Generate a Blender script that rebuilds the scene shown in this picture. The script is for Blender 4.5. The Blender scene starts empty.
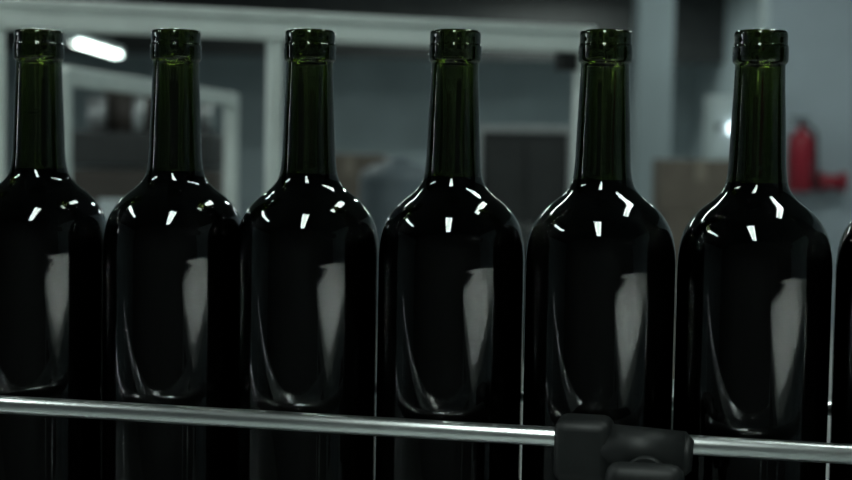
import bpy, bmesh, math
from mathutils import Vector, Matrix

scene = bpy.context.scene
scene.view_settings.view_transform = 'Standard'

# ------------------------------------------------------------ materials
def mat(name, color, rough=0.5, metal=0.0, noise=0.0, nscale=8.0, bump=0.0, emit=None, estr=0.0, spec=0.5):
    m = bpy.data.materials.new(name); m.use_nodes = True
    nt = m.node_tree; b = nt.nodes['Principled BSDF']
    b.inputs['Base Color'].default_value = (*color, 1)
    b.inputs['Roughness'].default_value = rough
    b.inputs['Metallic'].default_value = metal
    b.inputs['Specular IOR Level'].default_value = spec
    if noise > 0 or bump > 0:
        tc = nt.nodes.new('ShaderNodeTexCoord')
        n = nt.nodes.new('ShaderNodeTexNoise'); n.inputs['Scale'].default_value = nscale
        n.inputs['Detail'].default_value = 6
        nt.links.new(tc.outputs['Object'], n.inputs['Vector'])
        if noise > 0:
            r = nt.nodes.new('ShaderNodeValToRGB')
            r.color_ramp.elements[0].position = 0.3; r.color_ramp.elements[1].position = 0.7
            r.color_ramp.elements[0].color = (*[c*(1-noise) for c in color], 1)
            r.color_ramp.elements[1].color = (*[min(1, c*(1+noise)) for c in color], 1)
            nt.links.new(n.outputs['Fac'], r.inputs['Fac'])
            nt.links.new(r.outputs['Color'], b.inputs['Base Color'])
        if bump > 0:
            bp = nt.nodes.new('ShaderNodeBump'); bp.inputs['Strength'].default_value = bump
            bp.inputs['Distance'].default_value = 0.002
            nt.links.new(n.outputs['Fac'], bp.inputs['Height'])
            nt.links.new(bp.outputs['Normal'], b.inputs['Normal'])
    if emit:
        b.inputs['Emission Color'].default_value = (*emit, 1)
        b.inputs['Emission Strength'].default_value = estr
    return m

M = {}
M['wall'] = mat('painted_wall_blue_grey', (0.35, 0.42, 0.45), 0.8, noise=0.12, nscale=1.5)
M['wall2'] = mat('painted_wall_pale', (0.40, 0.465, 0.515), 0.8, noise=0.1, nscale=1.5)
M['wall3'] = mat('painted_wall_dark_grey', (0.13, 0.14, 0.14), 0.8, noise=0.1, nscale=1.5)
M['floor'] = mat('concrete_floor', (0.40, 0.43, 0.42), 0.45, noise=0.2, nscale=2.0, bump=0.2)
M['ceiling'] = mat('dark_ceiling', (0.05, 0.06, 0.06), 0.9, noise=0.2, nscale=1.0)
M['alu'] = mat('anodised_aluminium', (0.72, 0.78, 0.76), 0.45, 0.35, noise=0.06, nscale=20)
M['steel'] = mat('stainless_steel', (0.68, 0.71, 0.71), 0.28, 1.0, noise=0.06, nscale=60, bump=0.03)
M['steel_rough'] = mat('brushed_steel', (0.5, 0.53, 0.54), 0.4, 0.7, noise=0.1, nscale=15)
M['black'] = mat('black_plastic', (0.009, 0.0105, 0.0105), 0.5, noise=0.2, nscale=80, bump=0.1, spec=0.3)
M['dark'] = mat('dark_machine_paint', (0.03, 0.034, 0.035), 0.5, noise=0.2, nscale=6)
M['brown'] = mat('brown_machine_paint', (0.06, 0.052, 0.045), 0.6, noise=0.25, nscale=6)
M['card'] = mat('cardboard', (0.17, 0.145, 0.12), 0.85, noise=0.12, nscale=12)
M['wood'] = mat('pallet_wood', (0.30, 0.22, 0.14), 0.8, noise=0.25, nscale=10)
M['tape'] = mat('packing_tape', (0.28, 0.25, 0.20), 0.4)
M['red'] = mat('red_enamel', (0.30, 0.013, 0.03), 0.4, noise=0.05)
M['white'] = mat('white_enamel', (0.62, 0.70, 0.72), 0.4, noise=0.04)
M['tank'] = mat('tank_paint', (0.13, 0.165, 0.19), 0.5, noise=0.06)
M['tabletop'] = mat('white_laminate', (0.70, 0.73, 0.71), 0.6, noise=0.03)
M['belt'] = mat('conveyor_slats', (0.20, 0.22, 0.22), 0.35, 0.8, noise=0.1, nscale=30)
M['tube'] = mat('fluorescent_tube', (0.9, 0.95, 0.9), 0.3, emit=(0.86, 1.0, 0.93), estr=9.0)
M['lampglow'] = mat('indicator_lens', (0.9, 0.95, 0.95), 0.3, emit=(0.8, 0.95, 1.0), estr=3.0)
M['wine'] = mat('red_wine', (0.003, 0.001, 0.0012), 0.2, spec=0.0)

g = bpy.data.materials.new('dark_green_bottle_glass'); g.use_nodes = True
nt = g.node_tree; b = nt.nodes['Principled BSDF']
b.inputs['Base Color'].default_value = (1, 1, 1, 1)
b.inputs['Transmission Weight'].default_value = 1.0
b.inputs['Roughness'].default_value = 0.0
b.inputs['IOR'].default_value = 1.55
va = nt.nodes.new('ShaderNodeVolumeAbsorption')
va.inputs['Color'].default_value = (0.42, 0.50, 0.13, 1)
va.inputs['Density'].default_value = 820
nt.links.new(va.outputs['Volume'], nt.nodes['Material Output'].inputs['Volume'])
M['glass'] = g

# ------------------------------------------------------------ mesh builder
class B:
    def __init__(s):
        s.bm = bmesh.new(); s.mats = []
    def mi(s, k):
        if k not in s.mats: s.mats.append(k)
        return s.mats.index(k)
    def _tag(s, faces, k, smooth):
        i = s.mi(k)
        for f in faces:
            f.material_index = i; f.smooth = smooth
    def box(s, c, size, k, rotz=0.0, bev=0.0, rot=None):
        r = bmesh.ops.create_cube(s.bm, size=1.0)
        vs = r['verts']
        R = rot if rot is not None else Matrix.Rotation(rotz, 4, 'Z')
        mt = Matrix.Translation(c) @ R @ Matrix.Diagonal((*size, 1))
        bmesh.ops.transform(s.bm, matrix=mt, verts=vs)
        fs = list({f for v in vs for f in v.link_faces})
        s._tag(fs, k, False)
        if bev > 0:
            es = list({e for v in vs for e in v.link_edges})
            rr = bmesh.ops.bevel(s.bm, geom=es, offset=bev, segments=3, affect='EDGES', profile=0.5)
            s._tag(rr['faces'], k, True)
        return s
    def cyl(s, p0, p1, r, k, r2=None, segs=24, cap=True):
        p0 = Vector(p0); p1 = Vector(p1); d = p1 - p0
        rr = bmesh.ops.create_cone(s.bm, cap_ends=cap, cap_tris=False, segments=segs,
                                   radius1=r, radius2=r if r2 is None else r2, depth=d.length)
        q = d.to_track_quat('Z', 'Y').to_matrix().to_4x4()
        bmesh.ops.transform(s.bm, matrix=Matrix.Translation((p0+p1)/2) @ q, verts=rr['verts'])
        fs = list({f for v in rr['verts'] for f in v.link_faces})
        i = s.mi(k)
        for f in fs:
            f.material_index = i; f.smooth = len(f.verts) == 4
        return s
    def lathe(s, prof, k, segs=48, mtx=None, close=False):
        mtx = mtx or Matrix.Identity(4)
        rings = []
        for (r, z) in prof:
            if r < 1e-6:
                rings.append([s.bm.verts.new(mtx @ Vector((0, 0, z)))])
            else:
                rings.append([s.bm.verts.new(mtx @ Vector((r*math.cos(2*math.pi*j/segs), r*math.sin(2*math.pi*j/segs), z))) for j in range(segs)])
        fs = []
        for a, c in zip(rings[:-1], rings[1:]):
            for j in range(segs):
                j2 = (j+1) % segs
                if len(a) == 1 and len(c) == 1: continue
                if len(a) == 1: fs.append(s.bm.faces.new((a[0], c[j2], c[j])))
                elif len(c) == 1: fs.append(s.bm.faces.new((a[j], a[j2], c[0])))
                else: fs.append(s.bm.faces.new((a[j], a[j2], c[j2], c[j])))
        s._tag(fs, k, True)
        return s
    def mesh(s, name):
        bmesh.ops.recalc_face_normals(s.bm, faces=s.bm.faces)
        me = bpy.data.meshes.new(name); s.bm.to_mesh(me); s.bm.free()
        for k in s.mats: me.materials.append(M[k])
        return me
    def obj(s, name, loc=(0, 0, 0), rotz=0.0, parent=None):
        o = bpy.data.objects.new(name, s.mesh(name)); scene.collection.objects.link(o)
        o.location = loc; o.rotation_euler = (0, 0, rotz)
        if parent: o.parent = parent
        return o

def empty(name, loc=(0, 0, 0), rotz=0.0):
    e = bpy.data.objects.new(name, None); scene.collection.objects.link(e)
    e.empty_display_size = 0.05; e.location = loc; e.rotation_euler = (0, 0, rotz)
    return e

def catmull(pts, n=6):
    out = []
    P = [pts[0]] + list(pts) + [pts[-1]]
    for i in range(1, len(P)-2):
        p0, p1, p2, p3 = P[i-1], P[i], P[i+1], P[i+2]
        for j in range(n):
            t = j/n
            out.append(tuple(0.5*((2*p1[a]) + (-p0[a]+p2[a])*t + (2*p0[a]-5*p1[a]+4*p2[a]-p3[a])*t*t + (-p0[a]+3*p1[a]-3*p2[a]+p3[a])*t**3) for a in (0, 1)))
    out.append(tuple(pts[-1]))
    return out

# ------------------------------------------------------------ wine bottles
mm = 0.001
foot = [(0, 20), (8, 19), (18, 12), (26, 4), (30.6, 0.8), (33.6, 0), (36.2, 1.5), (37.6, 5), (37.85, 10)]
shoulder = [(37.85, 178), (37.8, 184), (37.1, 192), (35.3, 199.5), (31.8, 206), (26.9, 211.5), (21.2, 216), (17.0, 220.5), (14.9, 226), (14.0, 234)]
neck = [(14.0, 234), (13.3, 254), (12.6, 270), (12.2, 282.5)]
lip = [(12.3, 283.4), (13.3, 284.4), (13.6, 286), (13.6, 291.5), (13.3, 292.6), (13.05, 293.3), (13.1, 297.6), (12.7, 299.2), (11.8, 300), (10.4, 300), (9.7, 299.2), (9.35, 297)]
inner = [(9.3, 285), (9.3, 250), (9.8, 231), (11.5, 223), (16, 217), (22, 210.5), (27.8, 204), (32.1, 196.5), (34.4, 187), (34.8, 176)]
inner2 = [(34.8, 12), (34.1, 8), (31, 6), (25, 9), (17, 17), (8, 24), (0, 25.5)]
prof = catmull(foot, 4) + catmull([(37.85, 60), (37.85, 120), (37.85, 165)], 2) + catmull(shoulder, 5) + catmull(neck, 4)[1:] + catmull(lip, 3) + catmull(inner, 5) + catmull(inner2, 4)
glass_me = B().lathe([(r*mm, z*mm) for r, z in prof], 'glass', segs=96).mesh('glass')
# wine touches (very slightly overlaps) the inner glass wall, as real liquid does
w = [(0, 25.3), (8, 23.8), (17, 16.8), (25, 8.8), (31, 5.8), (34.3, 7.8), (35.0, 12)]
w2 = [(35.0, 176), (34.6, 187.1), (32.3, 196.7), (27.95, 204.2), (22.15, 210.7), (16.1, 217.2), (11.65, 223.2)]
w3 = [(11.0, 224.9), (9.2, 224.6), (0, 224.5)]
wprof = catmull(w, 4) + catmull(w2, 5) + w3
wine_me = B().lathe([(r*mm, z*mm) for r, z in wprof], 'wine', segs=96).mesh('wine')

BELT = 0.90
A = math.radians(-11.2)
O = Vector((0.013, 0.775, 0.0))
def row(x, y, z=0.0):
    c, s_ = math.cos(A), math.sin(A)
    return Vector((O.x + x*c - y*s_, O.y + x*s_ + y*c, z))

xs = {-5: -0.3860, -4: -0.3080, -3: -0.2294, -2: -0.1508, -1: -0.0768, 0: 0.0004, 1: 0.0773, 2: 0.1536, 3: 0.2306, 4: 0.3084}
for i, (k, x) in enumerate(xs.items()):
    nm = 'wine_bottle' if i == 0 else 'wine_bottle.%03d' % i
    p = row(x, 0, BELT)
    e = empty(nm, p, rotz=i*0.7)
    for part, me in (('glass', glass_me), ('wine', wine_me)):
        o = bpy.data.objects.new(part, me); scene.collection.objects.link(o); o.parent = e

# ------------------------------------------------------------ conveyor
c = B()
L = 2.4
for i in range(60):
    c.box((-L/2 + (i+0.5)*L/60, 0, BELT-0.004), (L/60-0.0015, 0.086, 0.008), 'belt', bev=0.001)
c.box((0, 0, BELT-0.035), (L, 0.06, 0.05), 'dark')
for sy in (-1, 1):
    c.box((0, sy*0.054, BELT-0.045), (L, 0.006, 0.085), 'steel', bev=0.001)
    c.box((0, sy*0.060, BELT-0.086), (L, 0.018, 0.004), 'steel')
for lx in (-0.9, 0.0, 0.9):
    for sy in (-1, 1):
        c.box((lx, sy*0.045, (BELT-0.08)/2+0.01), (0.04, 0.03, BELT-0.10), 'steel_rough', bev=0.003)
        c.cyl((lx, sy*0.045, 0), (lx, sy*0.045, 0.03), 0.03, 'black')
    c.box((lx, 0, 0.3), (0.03, 0.07, 0.03), 'steel_rough')
c.obj('bottling_conveyor', O, A)

RZ = 1.0012
r = B()
r.cyl((-1.15, -0.050, RZ+0.0070), (1.15, -0.050, RZ-0.0046), 0.0047, 'steel', segs=32)
for bx in (-0.55, 0.66):
    zz = RZ+0.0012-0.00504*bx
    r.box((bx, -0.066, 0.93), (0.024, 0.005, 0.17), 'steel', bev=0.001)
    r.cyl((bx, -0.0635, zz), (bx, -0.05, zz), 0.004, 'steel')
r.obj('guide_rail', O, A)
r = B()
r.cyl((-1.15, 0.050, RZ+0.004), (1.15, 0.050, RZ+0.004), 0.0046, 'steel', segs=32)
for bx in (-0.62, 0.11, 0.62):
    r.box((bx, 0.066, 0.93), (0.02, 0.005, 0.17), 'steel', bev=0.001)
    r.cyl((bx, 0.0635, RZ+0.002), (bx, 0.05, RZ+0.002), 0.004, 'steel')
r.obj('guide_rail.001', O, A)

# rail clamp: split block, sleeve and tightening handle
k = B()
cx = 0.076
k.box((cx, -0.055, RZ-0.0028), (0.027, 0.026, 0.030), 'black', bev=0.005)
k.box((cx+0.003, -0.060, RZ-0.032), (0.022, 0.014, 0.034), 'black', bev=0.003)
k.cyl((cx+0.006, -0.057, RZ-0.001), (cx+0.047, -0.057, RZ-0.003), 0.0110, 'black', segs=32)
k.cyl((cx+0.047, -0.057, RZ-0.003), (cx+0.051, -0.057, RZ-0.0032), 0.0110, 'black', r2=0.007, segs=32)
k.cyl((cx+0.030, -0.060, RZ-0.012), (cx+0.030, -0.076, RZ-0.012), 0.010, 'black', segs=32)
k.box((cx+0.030, -0.078, RZ-0.013), (0.036, 0.014, 0.019), 'black', bev=0.0065)
k.box((cx+0.030, -0.078, RZ-0.021), (0.018, 0.013, 0.022), 'black', bev=0.006)
k.box((cx-0.004, -0.0665, 0.905), (0.022, 0.005, 0.135), 'steel', bev=0.001)
k.obj('rail_clamp', O, A)

# rail added in front of the line for the U-shaped bottle reflections
h = B()
h.cyl((-1.3, -0.50, 0.925), (0.40, -0.50, 0.925), 0.011, 'steel')
for px in (-1.2, 0.3):
    h.cyl((px, -0.50, 0.0), (px, -0.50, 0.925), 0.013, 'steel')
    h.cyl((px, -0.50, 0.0), (px, -0.50, 0.01), 0.04, 'steel')
h.obj('reflection_rail', O, A)

def area(name, loc, rot, sx, sy, power, col, parent=None, spread=180):
    l = bpy.data.lights.new(name, 'AREA'); l.shape = 'RECTANGLE'; l.size = sx; l.size_y = sy
    l.energy = power; l.color = col; l.spread = math.radians(spread)
    o = bpy.data.objects.new(name, l); scene.collection.objects.link(o)
    o.location = loc; o.rotation_euler = rot
    if parent: o.parent = parent
    return o

# unseen table shaped for crescent reflections in the bottles; lamp above it is added
t = B()
TX0, TX1, TY0, TY1, TZ = 0.55, 2.1, -0.95, 0.02, 0.90
t.box(((TX0+TX1)/2, (TY0+TY1)/2, TZ-0.015), (TX1-TX0, TY1-TY0, 0.03), 'tabletop', bev=0.004)
t.box(((TX0+TX1)/2, (TY0+TY1)/2, TZ-0.06), (TX1-TX0-0.1, TY1-TY0-0.1, 0.05), 'steel_rough')
for xx in (TX0+0.06, TX1-0.06):
    for yy in (TY0+0.06, TY1-0.06):
        t.box((xx, yy, (TZ-0.03)/2), (0.04, 0.04, TZ-0.03), 'steel_rough', bev=0.003)
t.obj('reflection_table')
H = 2.95
PZ = 1.70
pe = empty('table_fill_lamp', (1.10, -0.50, PZ))  # added out of view to brighten the table top that the bottles mirror
p = B()
for s_ in (-1, 1):
    p.box((0, s_*0.09, 0.0), (0.72, 0.006, 0.12), 'dark')
    p.box((s_*0.36, 0, 0.0), (0.006, 0.18, 0.12), 'dark')
    p.cyl((s_*0.28, 0, 0.05), (s_*0.28, 0, H-PZ), 0.005, 'steel_rough')
p.box((0, 0, 0.057), (0.72, 0.18, 0.006), 'dark')
p.obj('shade', parent=pe)
q = B(); q.cyl((-0.34, 0, 0.02), (0.34, 0, 0.02), 0.013, 'tube'); q.obj('tube', parent=pe)
area('table_fill_light', (0, 0, 0.0), (0, 0, 0), 0.68, 0.12, 18, (0.9, 1.0, 0.95), parent=pe, spread=110)

# ------------------------------------------------------------ room shell
X0, X1, Y0, Y1 = -6.0, 3.3, -2.6, 19.0
B().box(((X0+X1)/2, (Y0+Y1)/2, -0.05), (X1-X0+0.4, Y1-Y0+0.4, 0.1), 'floor').obj('floor')
B().box(((X0+X1)/2, (Y0+Y1)/2, H+0.05), (X1-X0+0.4, Y1-Y0+0.4, 0.1), 'ceiling').obj('ceiling')
B().box(((X0+X1)/2, Y1+0.1, H/2), (X1-X0+0.4, 0.2, H), 'wall').obj('wall_back')
B().box(((X0+X1)/2, Y0-0.1, H/2), (X1-X0+0.4, 0.2, H), 'wall3').obj('wall_front')
# left wall; window opening and its light added for bottle neck edge highlights
wy0, wy1, wz0, wz1 = 1.5, 2.9, 0.9, 2.3
wl = B()
wl.box((X0-0.1, (Y0+wy0)/2, H/2), (0.2, wy0-Y0, H), 'wall')
wl.box((X0-0.1, (Y1+wy1)/2, H/2), (0.2, Y1-wy1, H), 'wall')
wl.box((X0-0.1, (wy0+wy1)/2, wz0/2), (0.2, wy1-wy0, wz0), 'wall')
wl.box((X0-0.1, (wy0+wy1)/2, (H+wz1)/2), (0.2, wy1-wy0, H-wz1), 'wall')
wl.obj('wall_left')
wf = B()
for yy in (wy0+0.025, (wy0+wy1)/2, wy1-0.025):
    wf.box((X0-0.03, yy, (wz0+wz1)/2), (0.06, 0.05, wz1-wz0), 'white', bev=0.004)
for zz in (wz0+0.025, wz1-0.025):
    wf.box((X0-0.03, (wy0+wy1)/2, zz), (0.06, wy1-wy0, 0.05), 'white', bev=0.004)
wf.box((X0+0.04, (wy0+wy1)/2, wz0-0.015), (0.14, wy1-wy0+0.1, 0.03), 'white', bev=0.004)
wf.obj('added_window')
area('added_window_light', (X0-0.10, (wy0+wy1)/2, (wz0+wz1)/2), (0, math.radians(-90), 0), wz1-wz0, wy1-wy0, 40.0, (0.9, 0.98, 1.0))  # added light filling the opening, gives the necks their left highlights
B().box((X1+0.1, (Y0+Y1)/2, H/2), (0.2, Y1-Y0, H), 'wall').obj('wall_right')
B().box(((X0+X1)/2, Y1-0.015, 0.06), (X1-X0, 0.03, 0.12), 'dark').obj('baseboard_back')

# ceiling light fixtures
nfix = [0]
def fixture(x, y, z, rz, power, length=1.2, width=0.1):
    i = nfix[0]; nfix[0] += 1
    e = empty('fluorescent_light' if i == 0 else 'fluorescent_light.%03d' % i, (x, y, z), rz)
    f = B()
    f.box((0, 0, 0.03), (length+0.04, width+0.04, 0.05), 'white', bev=0.006)
    f.box((-length/2-0.01, 0, -0.012), (0.02, width+0.02, 0.04), 'white')
    f.box((length/2+0.01, 0, -0.012), (0.02, width+0.02, 0.04), 'white')
    for s_ in (-1, 1):
        f.cyl((s_*length*0.35, 0, 0.05), (s_*length*0.35, 0, H-z), 0.006, 'steel_rough')
    f.obj('housing', parent=e)
    t = B()
    for yy in (-width*0.3, width*0.3):
        t.cyl((-length/2, yy, -0.012), (length/2, yy, -0.012), 0.013, 'tube')
    t.obj('tubes', parent=e)
    area('tube_light', (0, 0, -0.03), (0, 0, 0), length, width, power, (0.88, 1.0, 0.94), parent=e)
fixture(-0.15, -0.35, 2.2, 1.45, 13, width=0.2)
fixture(-1.9, 0.9, 2.5, 1.4, 11, width=0.2)
fixture(0.9, 1.2, 2.7, 1.5, 9, width=0.2)
fixture(-1.0, 3.0, 2.8, 0.1, 12)
fixture(1.3, 5.2, 2.8, 1.5, 16)
fixture(-1.6, 7.4, 2.8, 0.1, 17)
fixture(2.3, 8.2, 2.8, 0.1, 13)
fixture(-0.3, 12.8, 2.85, 0.1, 50)
fixture(-4.2, 10.0, 2.8, 1.5, 20)
fixture(1.4, 15.5, 2.85, 0.1, 46)
fixture(-2.98, 13.45, 1.99, math.radians(90), 9, length=1.85)

# ------------------------------------------------------------ background
gp0 = Vector((-0.63, 2.2, 0)); gd = Vector((0.915, 0.35, 0)); ang = math.atan2(gd.y, gd.x)
gb = B(); GZ = 1.326
def gpt(t, z): return (gp0.x+gd.x*t, gp0.y+gd.y*t, z)
t0, t1 = -0.7, 0.985
ln = gd.length*(t1-t0)
gb.box(gpt((t0+t1)/2, GZ+0.015), (ln, 0.04, 0.013), 'alu', ang, bev=0.002)
gb.box(gpt((t0+t1)/2, GZ-0.015), (ln, 0.04, 0.015), 'alu', ang, bev=0.002)
gb.box(gpt((t0+t1)/2, GZ), (ln, 0.026, 0.026), 'alu', ang)
gb.box(gpt((t0+t1)/2, 0.45), (ln, 0.03, 0.03), 'alu', ang, bev=0.002)
for t in (t0+0.01, 0.0, 0.425, 0.97):
    gb.box(gpt(t, (GZ-0.018)/2), (0.022, 0.024, GZ-0.018), 'alu', ang, bev=0.002)
    gb.cyl(gpt(t, 0), gpt(t, 0.02), 0.03, 'black')
gb.box(gpt(0.94, GZ-0.038), (0.03, 0.03, 0.03), 'black', ang, bev=0.003)
gb.obj('machine_guard_frame')

g2 = B()
q0 = Vector((-0.708, 2.9, 0)); q1 = Vector((-0.554, 4.24, 0)); a2 = math.atan2(1.34, 0.154)
mid = (q0+q1)/2
for z in (1.268, 0.5):
    g2.box((mid.x, mid.y, z), ((q1-q0).length, 0.035, 0.035), 'alu', a2, bev=0.003)
for q in (q0, q1):
    g2.box((q.x, q.y, 0.64), (0.035, 0.035, 1.28), 'alu', a2, bev=0.003)
    g2.cyl((q.x, q.y, 0), (q.x, q.y, 0.02), 0.035, 'black')
g2.obj('machine_guard_frame.001')

# filler machine (dark)
f = B()
f.box((-0.98, 5.3, 0.55), (0.55, 0.5, 1.0), 'brown', bev=0.02)
f.box((-0.98, 5.3, 1.12), (0.50, 0.45, 0.12), 'dark', bev=0.015)
f.cyl((-0.98, 5.3, 1.18), (-0.98, 5.3, 1.34), 0.16, 'brown')
for i in range(8):
    a = i*math.pi/4
    f.cyl((-0.98+0.2*math.cos(a), 5.3+0.2*math.sin(a), 1.18), (-0.98+0.2*math.cos(a), 5.3+0.2*math.sin(a), 1.30), 0.02, 'steel_rough')
for sx in (-1, 1):
    for sy in (-1, 1):
        f.cyl((-0.98+sx*0.22, 5.3+sy*0.2, 0), (-0.98+sx*0.22, 5.3+sy*0.2, 0.06), 0.03, 'black')
f.box((-0.98, 5.045, 0.85), (0.25, 0.02, 0.2), 'white', bev=0.004)
f.obj('filling_machine')

# dark steel cabinet
d = B()
d.box((0.52, 8.2, 0.63), (0.46, 0.4, 1.2), 'dark', bev=0.008)
d.box((0.52, 8.2, 1.25), (0.54, 0.45, 0.035), 'steel_rough', bev=0.005)
for s_ in (-1, 1):
    d.box((0.52+s_*0.245, 8.0, 0.63), (0.03, 0.04, 1.22), 'steel_rough', bev=0.003)
    d.box((0.52+s_*0.11, 7.99, 0.63), (0.20, 0.02, 1.1), 'dark', bev=0.004)
    d.cyl((0.52+s_*0.03, 7.97, 0.6), (0.52+s_*0.03, 7.97, 0.75), 0.006, 'steel')
d.box((0.52, 8.2, 0.015), (0.44, 0.38, 0.03), 'black')
d.obj('storage_cabinet')

# tank
t = B()
t.lathe([(0, 0.30), (0.06, 0.31), (0.13, 0.36), (0.16, 0.42), (0.16, 0.96), (0.155, 0.98), (0.16, 1.0), (0.15, 1.04), (0.10, 1.07), (0.05, 1.08), (0.05, 1.10), (0, 1.10)], 'tank', mtx=Matrix.Translation((-0.12, 6.2, 0)))
for i in range(3):
    a = i*2*math.pi/3
    t.cyl((-0.12+0.12*math.cos(a), 6.2+0.12*math.sin(a), 0), (-0.12+0.12*math.cos(a), 6.2+0.12*math.sin(a), 0.45), 0.015, 'steel_rough')
t.obj('steel_tank')

# cardboard boxes on pallets
def pallet(nm, x, y, w_, d_):
    p = B()
    for i in range(5):
        p.box((x-w_/2+w_*(i+0.5)/5, y, 0.125), (w_/5-0.02, d_, 0.02), 'wood', bev=0.002)
    for s_ in (-0.45, 0, 0.45):
        p.box((x, y+s_*d_, 0.095), (w_, 0.06, 0.04), 'wood')
        for s2 in (-0.43, 0, 0.43):
            p.box((x+s2*w_, y+s_*d_, 0.0475), (0.08, 0.07, 0.055), 'wood')
        p.box((x, y+s_*d_, 0.01), (w_, 0.06, 0.02), 'wood')
    p.obj(nm)
cnt = [0]
def carton(x, y, z, sx, sy, sz, rz=0.0):
    p = B()
    p.box((0, 0, sz/2), (sx, sy, sz), 'card', bev=0.004)
    p.box((0, 0, sz+0.0005), (0.05, sy*0.99, 0.002), 'tape')
    p.box((0, -sy/2-0.0005, sz-0.05), (0.05, 0.002, 0.09), 'tape')
    p.obj('cardboard_box' if cnt[0] == 0 else 'cardboard_box.%03d' % cnt[0], (x, y, z), rz)
    cnt[0] += 1
pallet('wooden_pallet', 1.30, 7.2, 0.5, 0.5)
pallet('wooden_pallet.001', -0.36, 7.4, 0.5, 0.5)
for (x, y, n, s_) in ((1.30, 7.2, 4, 0.38), (-0.36, 7.4, 4, 0.32)):
    for i in range(n):
        carton(x+0.01*((i*7) % 3-1), y, 0.136+i*0.243, s_, s_*0.95, 0.24, 0.05*((i*5) % 3-1))

# pillar and pale partition
B().box((1.38, 9.3, H/2), (0.22, 0.22, H), 'wall', bev=0.01).box((1.38, 9.3, 0.06), (0.26, 0.26, 0.12), 'dark').obj('concrete_pillar')
B().box((2.75, 9.9, H/2), (1.1, 0.1, H), 'wall2').obj('wall_partition')
B().box((2.18, 9.83, H/2), (0.05, 0.04, H), 'white', bev=0.004).obj('trim_1')
B().box(((X0+X1)/2, 17.0, 2.55), (X1-X0, 0.3, 0.8), 'dark').obj('ceiling_beam')
B().box((-1.2, 12.0, 2.72), (9.2, 0.35, 0.25), 'steel_rough', bev=0.01).cyl((-1.2, 12, 2.84), (-1.2, 12, H), 0.01, 'steel').obj('ceiling_duct')

# switch box with indicator lamp
e = B()
e.box((1.95, 9.8, 1.30), (0.28, 0.16, 0.42), 'white', bev=0.01)
e.box((1.95, 9.715, 1.30), (0.24, 0.012, 0.38), 'white', bev=0.004)
e.cyl((1.97, 9.71, 1.30), (1.97, 9.67, 1.30), 0.035, 'lampglow')
e.cyl((1.88, 9.71, 1.31), (1.88, 9.68, 1.31), 0.02, 'black')
e.box((1.95, 9.85, 0.55), (0.06, 0.06, 1.1), 'steel_rough')
e.box((1.95, 9.85, 0.01), (0.2, 0.16, 0.02), 'steel_rough')
e.obj('switch_box')

# fire extinguisher on the partition
x = B(); mt = Matrix.Translation((2.42, 9.74, 0.90))
x.lathe([(0, 0.0), (0.075, 0.0), (0.085, 0.012), (0.085, 0.30), (0.08, 0.34), (0.06, 0.375), (0.03, 0.395), (0.022, 0.40), (0.022, 0.425), (0, 0.425)], 'red', mtx=mt)
x.cyl((2.42, 9.74, 1.32), (2.42, 9.74, 1.36), 0.022, 'black')
x.box((2.40, 9.72, 1.372), (0.12, 0.02, 0.012), 'black', bev=0.002)
x.box((2.39, 9.72, 1.345), (0.10, 0.02, 0.01), 'black', bev=0.002)
x.cyl((2.44, 9.72, 1.34), (2.50, 9.70, 1.28), 0.011, 'black')
x.cyl((2.50, 9.70, 1.28), (2.515, 9.70, 1.0), 0.011, 'black')
x.cyl((2.515, 9.70, 1.0), (2.515, 9.70, 0.92), 0.013, 'black', r2=0.022)
x.box((2.42, 9.84, 1.15), (0.05, 0.03, 0.2), 'steel_rough')
x.obj('fire_extinguisher')
x = B()
x.cyl((2.54, 9.76, 0.965), (2.72, 9.76, 0.965), 0.045, 'red')
x.cyl((2.54, 9.76, 0.965), (2.57, 9.76, 0.965), 0.065, 'red')
x.cyl((2.69, 9.76, 0.965), (2.72, 9.76, 0.965), 0.065, 'red')
x.box((2.64, 9.81, 0.965), (0.03, 0.08, 0.03), 'steel_rough')
x.obj('fire_water_pipe')

# ------------------------------------------------------------ world + camera
wd = bpy.data.worlds.new('world'); scene.world = wd; wd.use_nodes = True
wd.node_tree.nodes['Background'].inputs['Color'].default_value = (0.5, 0.6, 0.62, 1)
wd.node_tree.nodes['Background'].inputs['Strength'].default_value = 0.02

cam = bpy.data.cameras.new('camera'); co = bpy.data.objects.new('camera', cam); scene.collection.objects.link(co)
cam.sensor_width = 36.0; cam.lens = 36.0*1500/852
pitch = math.radians(3.50); roll = math.radians(0.95)
co.matrix_world = Matrix.Translation((0, 0, 1.1395)) @ (Matrix.Rotation(math.radians(90)-pitch, 4, 'X') @ Matrix.Rotation(roll, 4, 'Z'))
cam.clip_start = 0.02
cam.dof.use_dof = True; cam.dof.focus_distance = 0.75; cam.dof.aperture_fstop = 9.0
scene.camera = co
